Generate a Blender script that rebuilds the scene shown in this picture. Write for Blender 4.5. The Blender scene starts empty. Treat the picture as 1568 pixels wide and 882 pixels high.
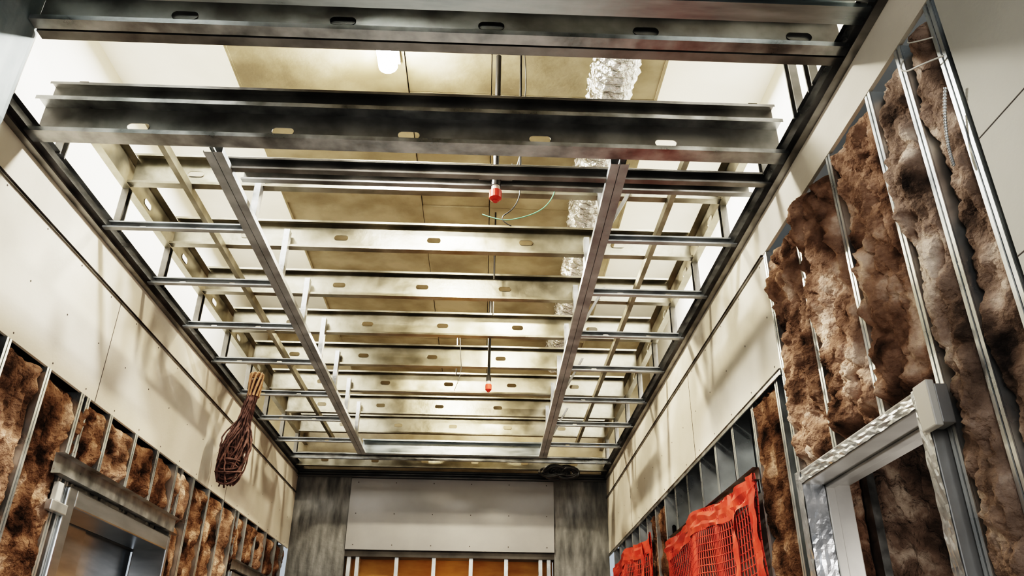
import bpy, bmesh, math, random
from mathutils import Vector, Matrix, noise
random.seed(7)
XL,XR=-2.11,1.36
ZC=3.80      # ceiling frame level
YF=8.87      # far wall
col=bpy.context.scene.collection

# ---------------------------------------------------------------- materials
def mat(name,base,rough=.6,metal=0.,var=None,vscale=4.,vscl=(1,1,1),bump=0.,bscale=30.,spec=.5,emis=None,estr=0.,detail=6,lo=.35,hi=.65,bscl=(1,1,1),rvar=0.,bdist=.02):
    m=bpy.data.materials.new(name); m.use_nodes=True
    nt=m.node_tree; N=nt.nodes; L=nt.links; b=N['Principled BSDF']
    b.inputs['Base Color'].default_value=(*base,1); b.inputs['Roughness'].default_value=rough
    b.inputs['Metallic'].default_value=metal; b.inputs['Specular IOR Level'].default_value=spec
    tc=N.new('ShaderNodeTexCoord')
    if var:
        mp=N.new('ShaderNodeMapping'); mp.inputs['Scale'].default_value=vscl
        nz=N.new('ShaderNodeTexNoise'); nz.inputs['Scale'].default_value=vscale; nz.inputs['Detail'].default_value=detail
        cr=N.new('ShaderNodeValToRGB'); e=cr.color_ramp.elements
        cols=[base]+list(var)
        e[0].position=lo; e[0].color=(*cols[0],1); e[1].position=hi; e[1].color=(*cols[-1],1)
        for i,cc in enumerate(cols[1:-1]):
            k=e.new(lo+(hi-lo)*(i+1)/(len(cols)-1)); k.color=(*cc,1)
        L.new(tc.outputs['Object'],mp.inputs[0]); L.new(mp.outputs[0],nz.inputs['Vector']); L.new(nz.outputs['Fac'],cr.inputs[0]); L.new(cr.outputs[0],b.inputs['Base Color'])
        if rvar:
            mr=N.new('ShaderNodeMapRange'); mr.inputs['From Min'].default_value=.3; mr.inputs['From Max'].default_value=.7
            mr.inputs['To Min'].default_value=rough-rvar; mr.inputs['To Max'].default_value=rough+rvar
            L.new(nz.outputs['Fac'],mr.inputs[0]); L.new(mr.outputs[0],b.inputs['Roughness'])
    if bump:
        mp2=N.new('ShaderNodeMapping'); mp2.inputs['Scale'].default_value=bscl
        n2=N.new('ShaderNodeTexNoise'); n2.inputs['Scale'].default_value=bscale; n2.inputs['Detail'].default_value=5
        bp=N.new('ShaderNodeBump'); bp.inputs['Strength'].default_value=bump; bp.inputs['Distance'].default_value=bdist
        L.new(tc.outputs['Object'],mp2.inputs[0]); L.new(mp2.outputs[0],n2.inputs['Vector']); L.new(n2.outputs['Fac'],bp.inputs['Height']); L.new(bp.outputs[0],b.inputs['Normal'])
    if emis:
        b.inputs['Emission Color'].default_value=(*emis,1); b.inputs['Emission Strength'].default_value=estr
    return m
M_galv=mat('galvanized_steel',(.22,.225,.225),.36,.9,[(.33,.335,.335),(.46,.465,.465)],vscale=9,bump=.06,bscale=25,rvar=.1)
M_bright=mat('galvanized_bright',(.46,.48,.49),.32,.85,[(.64,.66,.66)],vscale=7,bump=.05,bscale=30,rvar=.08)
M_chan=mat('galvanized_channel',(.27,.28,.285),.42,.5,[(.44,.455,.46)],vscale=7,bump=.05,bscale=30,rvar=.08)
M_teal=mat('galvanized_blue_sheen',(.28,.31,.32),.34,.9,[(.44,.475,.485)],vscale=6,vscl=(.6,3,3),bump=.05,bscale=20,rvar=.08)
M_dark=mat('galvanized_dark',(.14,.134,.127),.40,.8,[(.22,.215,.207),(.31,.303,.293)],vscale=5,bump=.06,bscale=22,rvar=.08)  # darker, slightly brown galvanized steel tone
M_joist=mat('galvanized_joist_warmlit',(.185,.168,.128),.38,.82,[(.26,.24,.19),(.36,.335,.275)],vscale=5,bump=.12,bscale=12,rvar=.09,detail=5)  # warm light on the joists put into the steel colour
M_dry=mat('drywall_paper',(.40,.37,.315),.85,0,[(.49,.455,.39),(.55,.51,.445)],vscale=1.8,bump=.05,bscale=60,lo=.28,hi=.62,detail=9)
M_drynear=mat('drywall_grey',(.34,.33,.295),.85,0,[(.42,.405,.365)],vscale=1.6,bump=.05,bscale=60,detail=9)
M_white=mat('white_board',(.74,.72,.67),.8,0,[(.82,.80,.75)],vscale=2)
M_tan=mat('deck_board_tan',(.23,.185,.115),.5,0,[(.33,.275,.18),(.44,.375,.265)],vscale=3,bump=.5,bscale=5,detail=6)
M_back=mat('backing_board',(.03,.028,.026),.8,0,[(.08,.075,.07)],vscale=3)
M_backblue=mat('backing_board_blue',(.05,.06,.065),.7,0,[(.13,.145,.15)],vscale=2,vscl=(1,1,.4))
M_seam=mat('joint_shadow_reveal',(.06,.05,.045),.8)
M_conc=mat('concrete_grey',(.075,.077,.077),.85,0,[(.16,.16,.155),(.25,.25,.24)],vscale=6,vscl=(2.5,2,.6),bump=.5,bscale=14,lo=.3,hi=.72,detail=10)
M_pier=mat('pier_grey_blue',(.16,.19,.20),.6,.2,[(.28,.32,.33)],vscale=3,vscl=(3,3,1),bump=.1)
M_farpanel=mat('drywall_far',(.25,.248,.25),.38,0,[(.31,.307,.305)],vscale=2,spec=.6)
M_amber=mat('amber_sheathing',(.42,.20,.05),.6,0,[(.62,.34,.10)],vscale=3,vscl=(1,1,3))
M_floor=mat('concrete_floor',(.20,.19,.18),.8,0,[(.30,.29,.27)],vscale=3,bump=.1)
M_ss=mat('stainless_steel',(.34,.35,.36),.28,.95,[(.44,.45,.46)],vscale=3,vscl=(1,1,6))
M_orange=mat('orange_plastic_netting',(.40,.035,.022),.5,0,[(.62,.085,.05)],vscale=7)
M_red=mat('red_plastic_cap',(.60,.05,.03),.35)
M_black=mat('black_pipe_paint',(.018,.017,.016),.4)
M_green=mat('green_wire_jacket',(.16,.36,.24),.4)
M_cable=mat('white_cable_jacket',(.50,.485,.45),.45)
M_foil=mat('foil_duct_skin',(.62,.62,.60),.16,1.0,[(.85,.85,.83)],vscale=12,bump=1.0,bscale=22,bdist=.04)
M_tape=mat('foil_tape',(.32,.34,.37),.30,.8,[(.54,.56,.59)],vscale=14,bump=.35,bscale=20,bdist=.01)
M_frame=mat('primed_door_frame',(.25,.245,.24),.45,.3,[(.34,.335,.325)],vscale=4)
M_rope=mat('rope_fibre',(.045,.022,.018),.8,0,[(.15,.082,.068)],vscale=30,bump=.4,bscale=80)
M_ropetop=mat('rope_fibre_tan',(.30,.17,.09),.8,0,[(.40,.24,.13)],vscale=30)
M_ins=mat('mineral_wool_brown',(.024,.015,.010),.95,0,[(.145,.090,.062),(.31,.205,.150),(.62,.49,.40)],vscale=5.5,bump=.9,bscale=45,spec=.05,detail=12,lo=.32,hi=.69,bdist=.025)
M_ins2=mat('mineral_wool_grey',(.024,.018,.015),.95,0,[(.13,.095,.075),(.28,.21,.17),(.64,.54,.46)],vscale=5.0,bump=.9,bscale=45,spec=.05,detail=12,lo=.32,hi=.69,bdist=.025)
M_ins3=mat('mineral_wool_dimmed',(.014,.008,.005),.95,0,[(.085,.048,.030),(.20,.122,.080),(.46,.33,.25)],vscale=6,bump=.9,bscale=45,spec=.05,detail=12,lo=.34,hi=.70,bdist=.025)  # darker copy of the brown wool; dimmer light put into its colour
M_lamp=mat('lamp_glass',(1,1,1),.3,emis=(1,.96,.86),estr=200)

# ---------------------------------------------------------------- mesh helpers
class MB:
    def __init__(s): s.v=[];s.f=[];s.m=[];s.mats=[]
    def mi(s,m):
        if m not in s.mats: s.mats.append(m)
        return s.mats.index(m)
    def face(s,pts,m):
        i=len(s.v); s.v+= [tuple(p) for p in pts]; s.f.append(tuple(range(i,i+len(pts)))); s.m.append(s.mi(m))
    def box(s,a,b,m):
        x0,y0,z0=a;x1,y1,z1=b
        P=[(x0,y0,z0),(x1,y0,z0),(x1,y1,z0),(x0,y1,z0),(x0,y0,z1),(x1,y0,z1),(x1,y1,z1),(x0,y1,z1)]
        i=len(s.v); s.v+=P
        for q in [(0,3,2,1),(4,5,6,7),(0,1,5,4),(1,2,6,5),(2,3,7,6),(3,0,4,7)]:
            s.f.append(tuple(i+k for k in q)); s.m.append(s.mi(m))
    def obox(s,o,L,W,N,l,w,n,m):
        o=Vector(o);L=Vector(L).normalized()*l;W=Vector(W).normalized()*w;N=Vector(N).normalized()*n
        P=[o,o+L,o+L+W,o+W,o+N,o+L+N,o+L+W+N,o+W+N]
        i=len(s.v); s.v+=[tuple(p) for p in P]
        for q in [(0,3,2,1),(4,5,6,7),(0,1,5,4),(1,2,6,5),(2,3,7,6),(3,0,4,7)]:
            s.f.append(tuple(i+k for k in q)); s.m.append(s.mi(m))
    def cyl(s,a,b,r,m,n=12,r2=None,cap=True):
        a=Vector(a);b=Vector(b);d=(b-a).normalized(); u=d.orthogonal().normalized(); w=d.cross(u); r2=r if r2 is None else r2
        i=len(s.v)
        for k in range(n):
            t=2*math.pi*k/n; q=u*math.cos(t)+w*math.sin(t); s.v.append(tuple(a+q*r)); s.v.append(tuple(b+q*r2))
        for k in range(n):
            j=(k+1)%n; s.f.append((i+2*k,i+2*j,i+2*j+1,i+2*k+1)); s.m.append(s.mi(m))
        if cap:
            s.f.append(tuple(i+2*k for k in range(n))[::-1]); s.m.append(s.mi(m)); s.f.append(tuple(i+2*k+1 for k in range(n))); s.m.append(s.mi(m))
    def cstud(s,o,L,W,N,l,d,fl,m,lip=.012,holes=None,hl=.05,hw=.018,hoff=None,mf=None):
        """C section: web spans L x W, flanges go along N. holes=list of positions along L"""
        o=Vector(o);L=Vector(L).normalized();W=Vector(W).normalized();N=Vector(N).normalized()
        mf=mf or m
        P=lambda a,b,c: o+L*a+W*b+N*c
        cells=[];cur=0
        hc=d/2 if hoff is None else hoff
        for h in sorted(holes or []):
            a,b=h-hl-.01,h+hl+.01
            if a<=cur or b>=l: continue
            cells.append((cur,a,None)); cells.append((a,b,h)); cur=b
        cells.append((cur,l,None))
        for a,b,h in cells:
            if h is None: s.face([P(a,0,0),P(b,0,0),P(b,d,0),P(a,d,0)],m)
            else:
                inner=[];outer=[]
                n=24
                for k in range(n):
                    th=2*math.pi*k/n; cx,sy=math.cos(th),math.sin(th)
                    ex=(hl-hw)*(1 if cx>0.01 else -1 if cx<-.01 else 0)+hw*cx
                    inner.append((h+ex,hc+hw*sy))
                    sc=1/max(abs(cx),abs(sy))
                    outer.append(((a+b)/2+cx*sc*(b-a)/2,(sy*sc+1)/2*d))
                for k in range(n):
                    j=(k+1)%n
                    s.face([P(*outer[k],0),P(*outer[j],0),P(*inner[j],0),P(*inner[k],0)],m)
                    s.face([P(*inner[k],0),P(*inner[j],0),P(*inner[j],.004),P(*inner[k],.004)],m)
        for b in (0,d):
            s.face([P(0,b,0),P(l,b,0),P(l,b,fl),P(0,b,fl)],mf)
            bb=b+(lip if b==0 else -lip)
            if lip: s.face([P(0,b,fl),P(l,b,fl),P(l,bb,fl),P(0,bb,fl)],mf)
    def obj(s,name,parent=None,smooth=False):
        me=bpy.data.meshes.new(name); me.from_pydata(s.v,[],s.f)
        for m in s.mats: me.materials.append(m)
        me.polygons.foreach_set('material_index',s.m)
        if smooth: me.polygons.foreach_set('use_smooth',[True]*len(s.f))
        me.update(); ob=bpy.data.objects.new(name,me); col.objects.link(ob)
        if parent: ob.parent=parent
        return ob
def empty(name,loc=(0,0,0)):
    e=bpy.data.objects.new(name,None); e.location=loc; col.objects.link(e); return e
def curve(name,pts,r,m,parent=None,cyc=False,res=6):
    cu=bpy.data.curves.new(name,'CURVE'); cu.dimensions='3D'; cu.bevel_depth=r; cu.bevel_resolution=3; cu.resolution_u=res
    if not isinstance(pts[0][0],(list,tuple,Vector)): pts=[pts]
    for pp in pts:
        sp=cu.splines.new('NURBS'); sp.points.add(len(pp)-1)
        for i,p in enumerate(pp): sp.points[i].co=(*p,1)
        sp.order_u=3; sp.use_endpoint_u=True; sp.use_cyclic_u=cyc
    cu.materials.append(m); ob=bpy.data.objects.new(name,cu); col.objects.link(ob)
    if parent: ob.parent=parent
    return ob

# ---------------------------------------------------------------- shell
b=MB(); b.box((-2.7,-3.5,-.1),(2.8,10,0),M_floor); b.obj('floor')
def wall(name,side,X):
    b=MB(); s=side; t=.016
    def slab(y0,y1,z0,z1,m,off=0,th=t):
        xa=X+s*off; xb=X+s*(off+th); b.box((min(xa,xb),y0,z0),(max(xa,xb),y1,z1),m)
    slab(-3.5,YF,3.575,ZC,M_dry)
    slab(2.0 if s<0 else 3.38,YF,3.562,3.575,M_seam,.006,.01)
    if s<0:
        slab(-3.5,2.83,0,3.575,M_drynear)
        slab(2.83,YF,2.97,3.562,M_dry)
    else:
        slab(-3.5,1.72,0,3.575,M_drynear)
        slab(3.38,YF,2.97,3.562,M_dry)
    return b
b=wall('wall_left',-1,XL)
def back(b,s,X,y0,y1,z0,z1,m): 
    xa=X+s*.11; xb=X+s*.13; b.box((min(xa,xb),y0,z0),(max(xa,xb),y1,z1),m)
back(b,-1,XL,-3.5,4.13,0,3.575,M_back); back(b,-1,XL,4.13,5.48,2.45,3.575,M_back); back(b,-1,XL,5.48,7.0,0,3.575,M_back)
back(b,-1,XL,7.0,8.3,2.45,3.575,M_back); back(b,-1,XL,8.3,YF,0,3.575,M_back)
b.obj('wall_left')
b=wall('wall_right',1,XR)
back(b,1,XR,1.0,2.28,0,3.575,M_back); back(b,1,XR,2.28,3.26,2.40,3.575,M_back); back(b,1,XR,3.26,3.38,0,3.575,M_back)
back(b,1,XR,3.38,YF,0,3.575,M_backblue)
b.obj('wall_right')
b=MB()
for y in (4.1,6.5): b.box((XL-.0,y,2.97),(XL+.0015,y+.004,3.56),M_seam)
for y in (5.0,7.4): b.box((XR-.0015,y,2.97),(XR,y+.004,3.56),M_seam)
b.box((XR-.0015,.6,3.0),(XR,1.72,3.003),M_seam)
b.box((XR-.0015,.6,2.62),(XR,1.72,2.623),M_seam)
for X,s in ((XL,-1),(XR,1)):
    y=2.9 if s<0 else 3.45
    while y<8.8:
        for z in (3.0,3.26,3.54): b.cyl((X-s*.0005,y,z),(X-s*.0015,y,z),.005,M_seam,6)
        y+=.36
b.obj('trim_1')
# far wall
b=MB()
b.box((XL,YF,0),(-1.5,YF+.2,ZC),M_conc); b.box((.76,YF,0),(XR,YF+.2,ZC),M_conc)
b.box((-1.5,YF-.02,2.97),(.76,YF,3.735),M_farpanel)
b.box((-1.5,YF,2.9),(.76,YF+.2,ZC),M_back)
b.box((-1.5,YF+.30,0),(.76,YF+.33,3.0),M_amber)
for i in range(6):
    for z in (3.02,3.35,3.69):
        x=-1.42+i*.42; b.cyl((x,YF-.0205,z),(x,YF-.022,z),.006,M_seam,8)
b.obj('wall_far')
# plenum enclosure
b=MB()
b.box((-2.72,0,ZC-.02),(-2.70,10,5.6),M_white); b.box((1.95,0,ZC-.02),(1.97,10,5.6),M_white)
b.box((-2.72,0,ZC-.02),(XL-.016,YF,ZC),M_white); b.box((XR+.016,0,ZC-.02),(1.97,YF,ZC),M_white)
b.box((-2.72,YF+.0,ZC),(1.97,YF+.02,5.6),M_tan)
b.box((-2.72,1.0,ZC+.5),(1.97,1.02,5.6),M_white)
b.obj('wall_plenum')
b=MB()
b.box((-2.72,0,5.5),(1.97,YF+.1,5.52),M_white)
y=1.2
while y<8.8:
    for x0,x1 in ((-1.5,-.52),(-.515,-.03),(-.025,.95)):
        dz=random.uniform(0,.025); b.box((x0,y,4.77+dz),(x1,min(y+1.215,8.86),4.785+dz),M_tan)
    y+=1.22
b.box((-1.515,1.2,4.77),(-1.50,8.86,5.5),M_tan); b.box((.95,1.2,4.77),(.965,8.86,5.5),M_tan)
b.obj('ceiling')

# ---------------------------------------------------------------- framing
JY=[3.75+.667*k for k in range(8)]
for i,y in enumerate(JY):
    b=MB(); m=M_joist
    hs=[.35+.6*k + (0.12 if i%2 else 0) for k in range(6)]
    b.cstud((XL+.06,y,ZC+.32),(1,0,0),(0,0,1),(0,-1,0),XR-XL-.12,.20,.05,m,lip=.015,holes=hs,hl=.045,hw=.018)
    b.obj('ceiling_joist')
b=MB(); hs=[.45,1.11,1.69,2.30,2.89,3.4]
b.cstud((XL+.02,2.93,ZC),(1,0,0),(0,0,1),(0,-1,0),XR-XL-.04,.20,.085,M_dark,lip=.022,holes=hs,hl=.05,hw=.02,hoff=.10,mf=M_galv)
b.cstud((XL+.02,2.95,ZC+.205),(1,0,0),(0,0,1),(0,-1,0),XR-XL-.04,.13,.045,M_dark,lip=.015)
b.obj('header_beam')
b=MB(); hs=[.55,1.15,1.72,2.32,2.92]
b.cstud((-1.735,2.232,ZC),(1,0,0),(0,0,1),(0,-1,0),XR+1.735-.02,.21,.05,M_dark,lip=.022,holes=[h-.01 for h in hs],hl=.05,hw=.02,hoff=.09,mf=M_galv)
b.cstud((-1.735,2.242,ZC),(1,0,0),(0,0,1),(0,1,0),XR+1.735-.02,.20,.045,M_dark,lip=.02)  # solid web added to block light, so the knockouts read dark
b.obj('header_beam')
b=MB()
b.cstud((-1.735,2.08,ZC+.005),(1,0,0),(0,0,1),(0,-1,0),XR+1.735-.02,.20,.085,M_teal,lip=.02)
b.cstud((-1.735,1.97,ZC+.005),(1,0,0),(0,0,1),(0,-1,0),XR+1.735-.02,.20,.05,M_teal,lip=.02)
b.obj('header_beam')
for s,X in ((-1,XL),(1,XR)):
    b=MB(); N=(-s,0,0)
    y0=2.3 if s<0 else 1.5
    xi=X-s*.001
    b.cstud((xi,y0,ZC-.035),(0,1,0),(0,0,1),N,YF-y0,.05,.035,M_dark,lip=0)
    b.cstud((xi,y0,ZC+.03),(0,1,0),(0,0,1),N,YF-y0,.03,.055,M_galv,lip=0)
    b.cstud((X-s*.02,3.1,ZC+.31),(0,1,0),(0,0,1),N,YF-3.1,.20,.045,M_joist,lip=0,holes=[.3+.667*k for k in range(8)],hl=.05,hw=.02)
    for k in range(9):
        y=3.08+.667*k
        b.cstud((X-s*.02,y,ZC+.05),(0,0,1),(0,1,0),N,.27,.05,.035,M_dark,lip=.008)
    # hangers near the first beams
    for y in (2.45,2.62): b.cstud((X-s*.02,y,ZC+.05),(0,0,1),(0,1,0),N,.9,.05,.035,M_dark,lip=.008)
    b.obj('ceiling_runner')
    b=MB(); ys=2.0 if s<0 else 3.38
    b.cstud((xi,ys,3.560),(0,1,0),(0,0,1),N,YF-ys,.014,.010,M_dark,lip=0); b.obj('trim_2')
LY=[3.69,4.33,4.97,5.61,6.33,7.0,7.68]
for s,X,XM in ((-1,XL,-1.29),(1,XR,.585)):
    b=MB(); x0,x1=min(X,XM),max(X,XM)
    for y in LY:
        b.cstud((x0+.02,y,ZC),(1,0,0),(0,0,1),(0,-1,0),x1-x0-.04,.041,.032,M_chan,lip=.008,holes=[.2,.5],hl=.02,hw=.008)
    b.cstud((XM-s*.0,2.95,ZC-.012),(0,1,0),(0,0,1),(s,0,0),8.05-2.95,.075,.042,M_chan,lip=.01)
    b.cstud((XM-s*.045,2.95,ZC-.012),(0,1,0),(0,0,1),(s,0,0),8.05-2.95,.03,.042,M_chan,lip=0)
    for j,y in enumerate(JY[:7]):
        b.cstud((XM+s*.005,y-.08,ZC+.03),(0,0,1),(0,1,0),(s,0,0),.40,.055,.035,M_galv,lip=.008)
        if j%2==0: b.obox((XM+s*.01,y-.1,ZC+.03),(s*.5,-.05,.9),(0,1,0),(1,0,0),.42,.03,.02,M_dark)
    xr=XM+s*.40
    b.cstud((xr,3.0,ZC+.27),(0,1,0),(0,0,1),(s,0,0),5.6,.05,.03,M_joist,lip=.006)
    b.obj('soffit_ladder_frame')
b=MB()
b.cstud((-1.29,3.12,ZC),(1,0,0),(0,0,1),(0,-1,0),XR+1.27,.065,.035,M_dark,lip=.01)
b.cstud((-1.29,3.38,ZC+.12),(1,0,0),(0,0,1),(0,-1,0),XR+1.27,.065,.035,M_dark,lip=.01)
b.obj('cross_channel')
b=MB()
b.cstud((-1.29,8.06,ZC-.01),(1,0,0),(0,0,1),(0,-1,0),1.875,.15,.06,M_teal,lip=.015)
b.cstud((XL+.03,8.3,ZC),(1,0,0),(0,0,1),(0,-1,0),XR-XL-.06,.06,.035,M_galv,lip=.01)
b.cstud((XL+.03,8.62,ZC),(1,0,0),(0,0,1),(0,-1,0),XR-XL-.06,.15,.05,M_joist,lip=.01,holes=[.3+.55*k for k in range(6)],hl=.04,hw=.016)
b.obj('cross_channel')
b=MB()
for z in (3.735,3.765,3.795): b.cstud((XL+.01,YF-.03-(3.79-z)*.4,z),(1,0,0),(0,0,1),(0,-1,0),XR-XL-.02,.018,.05,M_dark,lip=0)
b.obj('ceiling_track')

b=MB(); b.box((XL+.001,1.03,3.34),(-1.74,2.29,5.2),M_pier); o=b.obj('concrete_bulkhead')
bv=o.modifiers.new('bev','BEVEL'); bv.width=.05; bv.segments=5

def studs(name,s,X,items,m):
    b=MB()
    for y,z0,z1 in items:
        l=z1-z0
        b.cstud((X+s*.10,y-.0,z0),(0,0,1),(-s,0,0),(0,1,0),l,.095,.038,m,lip=.01,holes=[.6,1.2,1.8,2.7] if l>1 else None,hl=.04,hw=.016)
        b.obox((X+s*.004,y,z0),(0,0,1),(0,1,0),(-s,0,0),l,.015,.004,m)
        b.obox((X+s*.004,y+.023,z0),(0,0,1),(0,1,0),(-s,0,0),l,.015,.004,m)
    b.obj(name)
items=[]
y=2.87
while y<8.8:
    if 4.0<y<5.5: items.append((y,2.62,2.97))
    elif 6.95<y<8.3: items.append((y,2.55,2.97))
    else: items.append((y,0,2.97))
    y+=.36
items+=[(4.02,0,2.97),(5.50,0,2.97),(6.93,0,2.97),(8.32,0,2.97)]
studs('metal_stud_framing',-1,XL,items,M_bright)
items=[(1.74,0,3.57),(1.94,0,3.57),(2.17,0,3.57),(2.54,2.46,3.57),(2.95,2.46,3.57),(3.34,0,3.57),(3.45,0,2.97)]
y=3.82
while y<8.8:
    if 3.9<y<5.8: items.append((y,2.58,2.97))
    elif 6.5<y<8.3: items.append((y,2.75,2.97))
    else: items.append((y,0,2.97))
    y+=.36
studs('metal_stud_framing',1,XR,items,M_bright)
b=MB()
b.cstud((XL+.004,3.86,2.53),(0,1,0),(0,0,1),(1,0,0),1.70,.10,.045,M_galv,lip=0)
b.cstud((XL+.004,6.95,2.50),(0,1,0),(0,0,1),(1,0,0),1.36,.08,.04,M_galv,lip=0)
b.obj('opening_header_track')
b=MB()
b.cstud((XR-.004,3.84,2.56),(0,1,0),(0,0,1),(-1,0,0),1.98,.06,.03,M_galv,lip=0)
b.cstud((XR-.004,3.38,2.935),(0,1,0),(0,0,1),(-1,0,0),5.48,.03,.006,M_galv,lip=0)
b.obj('opening_header_track')
b=MB()
for x in (-1.47,-1.38,-.96,-.56,-.16,.22,.59,.68): b.cstud((x,YF+.02,0),(0,0,1),(1,0,0),(0,1,0),2.95,.04,.09,M_bright,lip=.01)
b.obj('metal_stud_framing')

# ---------------------------------------------------------------- insulation
def insul(s,X,y0,y1,z0,z1,bulge=.09,res=.02,seed=0,m=M_ins,cell=.2,depth=.075,name='insulation_batt',edge=.035):
    ny=max(6,int((y1-y0)/res)); nz=max(4,int((z1-z0)/res)); V=[];F=[]
    for j in range(nz+1):
        for i in range(ny+1):
            y=y0+(y1-y0)*i/ny; z=z0+(z1-z0)*j/nz
            p=Vector((y*1.5+seed*3.1,z*.8,seed*1.7))
            q=p/cell+noise.noise_vector(p*3.2)*.9+noise.noise_vector(p*9)*.3
            d=noise.voronoi(q)[0]; pl=min(1,max(0,(d[1]-d[0])*1.3))**.6
            q2=p/(cell*.38)+noise.noise_vector(p*10)*.9; d2=noise.voronoi(q2)[0]; pl2=min(1,max(0,(d2[1]-d2[0])*1.3))
            fr=noise.fractal(p*11,.5,2.3,6)
            rg=1-abs(noise.noise(p*5.5+Vector((3,3,3))))*2.2
            big=noise.noise(p*1.9)*.5+.5
            h=.035+bulge*(.08+.50*pl*(.35+.9*big)+.16*pl2+.18*fr+.38*big-.20*max(0,rg))
            e=min(1,max(0,min((y-y0),(y1-y))/edge))**.5
            ez=min(1,max(0,min((z-z0),(z1-z))/.05))**.5
            h*=(.45+.55*e)*(.3+.7*ez)
            x=X+s*(depth-h)
            V.append((x,y+noise.noise(p*6+Vector((9,0,0)))*.03*e,z+noise.noise(p*6+Vector((0,9,0)))*.03*ez))
    w=ny+1
    for j in range(nz):
        for i in range(ny): F.append((j*w+i,j*w+i+1,(j+1)*w+i+1,(j+1)*w+i))
    me=bpy.data.meshes.new(name); me.from_pydata(V,[],F); me.materials.append(m)
    me.polygons.foreach_set('use_smooth',[True]*len(F)); me.update()
    o=bpy.data.objects.new(name,me); col.objects.link(o); return o
R=.009
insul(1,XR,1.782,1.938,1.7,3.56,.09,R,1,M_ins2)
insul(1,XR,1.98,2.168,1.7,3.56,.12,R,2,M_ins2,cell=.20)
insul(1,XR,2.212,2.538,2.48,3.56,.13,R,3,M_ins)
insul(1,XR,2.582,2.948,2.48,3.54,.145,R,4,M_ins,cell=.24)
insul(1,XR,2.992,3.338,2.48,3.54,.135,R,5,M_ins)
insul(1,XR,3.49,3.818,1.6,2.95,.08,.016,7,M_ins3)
k=10
for y,z0 in ((5.98,1.9),(6.34,1.9)):
    insul(1,XR,y+.04,y+.34,z0,2.93,.07,.02,k,M_ins3); k+=1
ys=[2.87+.36*i for i in range(17)]
for i,y in enumerate(ys):
    z0=1.5
    y0,y1=y+.042,y+.356
    if 3.7<y<5.5 and y1>4.03: z0=2.635
    if y>6.85 and y<8.3: z0=2.59
    if y1>8.86: y1=8.8
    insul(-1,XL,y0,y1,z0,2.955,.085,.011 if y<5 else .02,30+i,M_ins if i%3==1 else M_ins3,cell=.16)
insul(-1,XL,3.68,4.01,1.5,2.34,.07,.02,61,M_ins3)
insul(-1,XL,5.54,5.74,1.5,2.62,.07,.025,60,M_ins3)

# ---------------------------------------------------------------- right doorway
HT=2.39
p=empty('door_1'); 
b=MB()
for y0,y1 in ((2.225,2.28),(3.24,3.295)):
    b.box((XR-.04,y0,0),(XR+.16,y1,HT+.06),M_frame)
b.box((XR-.04,2.225,HT),(XR+.16,3.295,HT+.06),M_frame)
b.box((XR+.05,2.28,0),(XR+.09,2.293,HT),M_frame); b.box((XR+.05,3.227,0),(XR+.09,3.24,HT),M_frame); b.box((XR+.05,2.28,HT-.013),(XR+.09,3.24,HT),M_frame)
o=b.obj('jamb_and_head',p); bv=o.modifiers.new('b','BEVEL'); bv.width=.004; bv.segments=2
b=MB()
def crinkle(b,o,A,B,la,lb,N,amp,m,n=40,k=5,sd=0):
    o=Vector(o);A=Vector(A);B=Vector(B);N=Vector(N)
    g=[[o+A*la*i/n+B*lb*j/k+N*(amp*(1+noise.noise(Vector((i*.5,j*.8,sd)))*1.2)) + B*(noise.noise(Vector((i*.35,sd,j)))*.006) for j in range(k+1)] for i in range(n+1)]
    for i in range(n):
        for j in range(k): b.face([g[i][j],g[i+1][j],g[i+1][j+1],g[i][j+1]],m)
crinkle(b,(XR-.042,3.236,1.2),(0,0,1),(0,1,0),HT-1.2+.06,.06,(-1,0,0),.003,M_tape,60,6,1)
crinkle(b,(XR-.042,3.236,1.2),(0,0,1),(1,0,0),HT-1.2,.09,(0,-1,0),.003,M_tape,60,6,2)
crinkle(b,(XR-.042,2.222,1.2),(0,0,1),(0,1,0),HT-1.2+.06,.055,(-1,0,0),.003,M_tape,60,6,3)
crinkle(b,(XR-.042,2.225,HT+.005),(0,1,0),(0,0,1),1.07,.045,(-1,0,0),.003,M_tape,50,5,4)
b.obj('foil_tape_wrap',p,smooth=False)
b=MB()
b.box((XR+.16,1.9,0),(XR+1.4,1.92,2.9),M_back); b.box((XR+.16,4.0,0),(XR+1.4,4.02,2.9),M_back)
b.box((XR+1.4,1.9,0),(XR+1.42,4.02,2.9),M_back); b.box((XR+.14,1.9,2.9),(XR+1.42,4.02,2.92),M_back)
for x in (.17,.56,.95,1.34): b.cstud((XR+x,3.99,0),(0,0,1),(0,-1,0),(1,0,0),2.9,.09,.04,M_galv)
b.obj('closet_shell',p)
for j,xa in enumerate((.215,.605,.995)):
    o=insul(1,3.94,-(XR+xa+.34),-(XR+xa),1.2,2.88,.13,.014,80+j,M_ins2 if j%2 else M_ins); o.name='closet_insulation'
    o.rotation_euler=(0,0,math.radians(90)); o.parent=p
b=MB(); b.box((XR-.075,2.135,2.30),(XR-.05,2.215,2.44),M_cable); b.box((XR-.05,2.14,2.31),(XR-.008,2.213,2.43),M_frame); o=b.obj('junction_box')
bv=o.modifiers.new('b','BEVEL'); bv.width=.004; bv.segments=2

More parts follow.
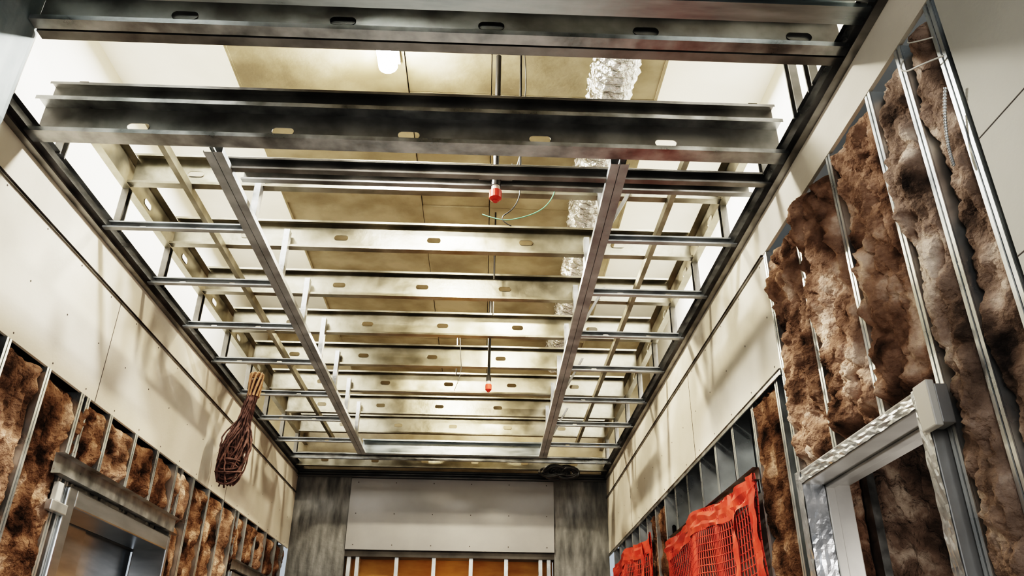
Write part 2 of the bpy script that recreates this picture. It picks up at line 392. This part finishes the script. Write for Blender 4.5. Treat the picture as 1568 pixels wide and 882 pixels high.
pts=[(XR+.02,1.95,3.53),(XR-.03,1.93,3.46),(XR-.045,1.88,3.39),(XR-.045,1.80,3.35),(XR-.01,1.74,3.33)]
curve('loose_cable',pts,.0028,M_cable)
pts=[(XR+.02,1.90,3.56),(XR-.03,1.86,3.50),(XR-.05,1.80,3.44),(XR-.02,1.745,3.41)]
curve('loose_cable',pts,.0022,M_cable)
cp=[Vector((XR-.04,1.735+.02*t-.0016*t*t,3.20-.034*t)) for t in range(8)]
o=curve('flexible_conduit',[tuple(q) for q in cp],.003,M_cable)
b=MB()
for a,c in zip(cp,cp[1:]):
    for q in range(4):
        u=a.lerp(c,q/4); v=a.lerp(c,q/4+.15); b.cyl(u,v,.005,M_galv,10)
b.obj('coil',o)

# ---------------------------------------------------------------- elevators on left
def elev(y0,y1,zt):
    p=empty('elevator_entrance'); b=MB()
    X=XL; w=.09
    b.box((X-.20,y0-w,0),(X+.02,y0,zt+w),M_ss); b.box((X-.20,y1,0),(X+.02,y1+w*.4,zt+w),M_ss)
    b.box((X-.20,y0,zt),(X+.02,y1,zt+w),M_ss)
    o=b.obj('frame',p); bv=o.modifiers.new('b','BEVEL'); bv.width=.008; bv.segments=2
    b=MB(); ym=(y0+y1)/2
    b.box((X-.24,y0-.05,0),(X-.21,ym-.003,zt+.05),M_ss); b.box((X-.26,ym+.003,0),(X-.23,y1+.05,zt+.05),M_ss)
    b.box((X-.30,y0-.1,zt-.0),(X-.20,y1+.1,zt+.12),M_back)
    b.obj('door_panels',p)
elev(4.14,5.46,2.42)
elev(7.05,8.22,2.40)
b=MB(); b.box((XL+.006,3.88,2.36),(XL+.04,4.04,2.41),M_bright); b.box((XL+.006,3.91,2.41),(XL+.035,3.96,2.5),M_cable); o=b.obj('mounting_bracket')
bv=o.modifiers.new('b','BEVEL'); bv.width=.004; bv.segments=2

# ---------------------------------------------------------------- orange safety netting
def netting(y0,y1,z0,z1,x,sd):
    p=empty('safety_netting')
    c=.040; ny=int((y1-y0)/c); nz=int((z1-z0)/c); V=[];F=[]
    def pos(u,v):
        y=y0+(y1-y0)*u; z=z0+(z1-z0)*v
        sag=-.035*math.sin(u*math.pi*2.5)*v
        dx=.014*math.sin(u*16+sd+v*2)*(.4+v*.6)+.035*noise.noise(Vector((u*5,v*4,sd)))
        return (x-.035+dx,y+.015*noise.noise(Vector((u*5,v*7,sd+4))),z+sag)
    for j in range(nz+1):
        for i in range(ny+1): V.append(pos(i/ny,j/nz))
    w=ny+1
    for j in range(nz):
        for i in range(ny): F.append((j*w+i,j*w+i+1,(j+1)*w+i+1,(j+1)*w+i))
    me=bpy.data.meshes.new('net'); me.from_pydata(V,[],F); me.materials.append(M_orange); o=bpy.data.objects.new('net',me); col.objects.link(o); o.parent=p
    wf=o.modifiers.new('w','WIREFRAME'); wf.thickness=.009; wf.use_even_offset=False
    b=MB(); n=90; rows=[]
    for i in range(n+1):
        u=i/n; r=[]
        for j in range(6):
            q=pos(u,1-.014*j)
            r.append((q[0]-.010+.03*noise.noise(Vector((u*14,j*.7,sd))),q[1],q[2]+.018*noise.noise(Vector((u*9,j*.5,sd+2)))))
        rows.append(r)
    for i in range(n):
        for j in range(5): b.face([rows[i][j],rows[i+1][j],rows[i+1][j+1],rows[i][j+1]],M_orange)
    for ua,ub in ((.0,.045),(.16,.185)):
        m_=60
        for q in range(m_):
            for jj in range(4):
                def sp(v,t):
                    k=pos(ua+(ub-ua)*t,v); return (k[0]-.012+.025*noise.noise(Vector((t*3+ua*20,v*16,sd+7))),k[1],k[2])
                b.face([sp(q/m_,jj/4),sp(q/m_,(jj+1)/4),sp((q+1)/m_,(jj+1)/4),sp((q+1)/m_,jj/4)],M_orange)
    b.obj('folded_hem',p,smooth=True)
netting(3.87,5.84,.9,2.60,XR,0.)
netting(6.5,8.3,.9,2.78,XR,5.)
b=MB(); b.box((XR+.09,3.9,0),(XR+.10,5.8,2.56),M_back); b.box((XR+.09,6.5,0),(XR+.10,8.3,2.7),M_back); b.obj('opening_dark_backing')  # dark sheets standing for the shade inside the netted openings

# ---------------------------------------------------------------- rope bundle
p=empty('rope_bundle')
cx,cy=-1.83,5.90
S=[]
ztop,zbot=3.78,2.96
for i in range(75):
    pts=[];ph=random.uniform(0,6.28); kk=random.uniform(.15,1.0); tw=random.uniform(.5,3)*random.choice((-1,1)); z1=random.uniform(2.94,3.12)
    for t in range(30):
        v=t/29; z=ztop-(ztop-z1)*v
        rad=.035+.035*v
        if v>.5: rad+=.06*math.sin((v-.5)/.5*math.pi)**.8
        rad*=kk
        a=ph+v*tw
        pts.append((cx-.10*v+rad*math.cos(a)+random.uniform(-.007,.007),cy+rad*math.sin(a)*.9,z+random.uniform(-.005,.005)))
    S.append(pts)
curve('strands',S,.0062,M_rope,p,res=3)
S=[]
for i in range(44):
    a0=random.uniform(0,6.28); zc=3.09+random.uniform(-.06,.07); tl=random.uniform(-1.4,1.4); r=.07+random.uniform(-.035,.025)
    S.append([(cx-.09+r*math.cos(a),cy+r*math.sin(a)*math.cos(tl),zc+r*math.sin(a)*math.sin(tl)*1.3) for a in [a0+k*6.6/16 for k in range(17)]])
curve('coil_loops',S,.0065,M_rope,p,res=3)
S=[]
for i in range(9):
    a=i*.7; S.append([(cx+.04*math.cos(a),cy+.04*math.sin(a),3.64),(cx+.05*math.cos(a+.4),cy+.05*math.sin(a+.4),3.74),(cx+.055*math.cos(a+1),cy+.05*math.sin(a+1),3.86),(cx+.03*math.cos(a+2),cy,3.80)])
curve('hanging_loops',S,.008,M_ropetop,p)
S=[]
for i in range(26):
    a0=random.uniform(0,6.28); r=.05+random.uniform(0,.05); dx=random.uniform(-.12,.12); tl=random.uniform(-.8,.8)
    S.append([(.80+dx+r*math.cos(a)*1.2,8.36+r*math.sin(a)*math.sin(tl),3.72+r*math.sin(a)*math.cos(tl)*.8) for a in [a0+k*6.28/12 for k in range(13)]])
curve('cable_bundle',S,.014,M_black)

# ---------------------------------------------------------------- sprinklers
def sprinkler(x,y,zt,zb,cap,r=.013,flange=True):
    p=empty('sprinkler_head'); b=MB()
    b.cyl((x,y,zb+.10),(x,y,zt),r,M_black,14)
    b.cyl((x,y,zb+.085),(x,y,zb+.13),r*1.7,M_black,14)
    if flange:
        b.box((x-.085,y-.02,zb+.135),(x+.085,y+.02,zb+.15),M_dark)
        b.cyl((x,y,zb+.12),(x,y,zb+.20),r*1.9,M_black,14)
    b.obj('drop_pipe',p)
    b=MB()
    b.cyl((x,y,zb+.085),(x,y,zb+.055),r*1.5,M_cable,14)
    b.cyl((x,y,zb+.055),(x,y,zb+.012),r*2.1,cap,18); b.cyl((x,y,zb+.012),(x,y,zb),r*2.1,cap,18,r2=r*1.2)
    b.cyl((x,y,zb),(x,y,zb-.008),r*.8,cap,10)
    b.obj('cap_and_frame',p,)
sprinkler(0.01,3.30,4.76,3.80,M_red,.015)
sprinkler(0.0,5.9,4.55,3.73,M_red,.012,False)
curve('green_wire',[(.33,3.7,4.30),(.36,3.7,4.22),(.34,3.7,4.10),(.27,3.69,4.0),(.15,3.68,3.94),(.04,3.68,3.92),(-.06,3.68,3.96)],.003,M_green)
curve('black_wire',[(.10,3.6,4.25),(.16,3.6,4.1),(.12,3.6,3.95),(.02,3.6,3.88),(.10,3.6,3.84)],.003,M_black)
curve('grey_wire',[(.15,3.25,4.76),(.17,3.25,4.5),(.13,3.27,4.3),(.16,3.2,4.1),(.10,3.3,3.95)],.0035,M_galv)
curve('grey_wire',[(-.25,6.0,4.3),(-.24,6.0,4.1),(-.22,6.1,3.95),(-.28,6.1,3.8)],.003,M_galv)
b=MB(); b.cyl((.13,3.2,3.9),(.13,3.2,4.76),.006,M_black,8); 
for y,x in ((4.9,.02),(5.5,.02),(6.8,-.3)): b.cyl((x,y,4.2),(x,y,4.76),.006,M_black,8)
b.obj('hanger_rod')

b=MB(); n=24; L=[]
yy=2.4; r0=.12; cnt=0
while yy<7.4:
    cnt+=1; rr=r0+(.008 if cnt%2 else -.004)
    cxx=.66+.03*math.sin(yy*1.3); cz=4.60
    L.append([(cxx+(rr+.022*noise.noise(Vector((k*.9,yy*8,0))))*math.cos(2*math.pi*k/n),yy,cz+(rr+.022*noise.noise(Vector((k*.9,yy*8,3))))*math.sin(2*math.pi*k/n)) for k in range(n)])
    yy+=.03
for a,c in zip(L,L[1:]):
    for k in range(n): b.face([a[k],a[(k+1)%n],c[(k+1)%n],c[k]],M_foil)
b.obj('flexible_foil_duct')

# ---------------------------------------------------------------- lamps
def area(name,loc,size,power,colr,rot=(0,0,0),sy=None):
    l=bpy.data.lights.new(name,'AREA'); l.energy=power; l.color=colr; l.size=size
    if sy: l.shape='RECTANGLE'; l.size_y=sy
    o=bpy.data.objects.new(name,l); o.location=loc; o.rotation_euler=rot; col.objects.link(o); return o
def point(name,loc,power,colr,r=.05):
    l=bpy.data.lights.new(name,'POINT'); l.energy=power; l.color=colr; l.shadow_soft_size=r
    o=bpy.data.objects.new(name,l); o.location=loc; col.objects.link(o); return o
b=MB(); b.box((-.66,2.98,4.735),(-.54,3.36,4.765),M_cable); b.cyl((-.6,3.02,4.68),(-.6,3.32,4.68),.052,M_lamp,20)
for y in (3.01,3.33): b.box((-.63,y-.01,4.66),(-.57,y+.01,4.74),M_cable)
b.obj('work_light_fixture')
area('work_lamp',(-.6,3.2,4.60),.12,70,(1,.97,.90))
for i,y in enumerate((2.6,3.9,5.2,6.6)):
    area('side_lamp',(-2.0,y,5.4),.4,30,(1,.98,.92),sy=.9)
    area('side_lamp',(1.45,y,5.4),.4,27,(1,.98,.92),sy=.9)
for x,y,e in ((-.3,4.12,48),(.1,5.42,55),(-.4,6.78,58),(.0,8.1,28)):
    area('string_lamp',(x,y,4.58),.10,e,(1,.88,.68))
area('rear_fill_light',(-.5,-1.6,2.8),1.6,36,(1,.99,.97),rot=(math.radians(76),0,math.radians(-8)))  # unseen fill light added behind the camera to lift dark areas
area('floor_bounce_fill',(-.4,5.5,.3),2.2,12,(1,.97,.93),rot=(math.radians(180),0,0),sy=5)  # added upward fill imitating light bounced off the floor
point('closet_fill_light',(XR+.5,2.6,2.0),14,(1,.93,.85),.1)  # added fill so the insulation inside the closet shows
point('amber_lamp',(-.4,YF+.17,2.3),5,(1,.6,.2),.05)
w=bpy.data.worlds.new('world'); bpy.context.scene.world=w; w.use_nodes=True
w.node_tree.nodes['Background'].inputs[0].default_value=(.82,.91,1,1); w.node_tree.nodes['Background'].inputs[1].default_value=.38

# ---------------------------------------------------------------- camera
pch,yaw,rol=[math.radians(a) for a in (27.367,1.721,0.694)]
fw=Vector((math.sin(yaw)*math.cos(pch),math.cos(yaw)*math.cos(pch),math.sin(pch)))
rt=Vector((math.cos(yaw),-math.sin(yaw),0)); up=rt.cross(fw)
c,s=math.cos(rol),math.sin(rol)
r2=c*rt+s*up; u2=-s*rt+c*up
cam=bpy.data.cameras.new('camera'); cam.sensor_width=36; cam.lens=1202.7/1568*36; cam.clip_start=.05
co=bpy.data.objects.new('camera',cam); col.objects.link(co)
mtx=Matrix((r2,u2,-fw)).transposed().to_4x4(); mtx.translation=Vector((0,0,1.6)); co.matrix_world=mtx
bpy.context.scene.camera=co
try:
    vs=bpy.context.scene.view_settings; vs.view_transform='Filmic'; vs.look='Very High Contrast'; vs.exposure=.36
except Exception as e: print(e)
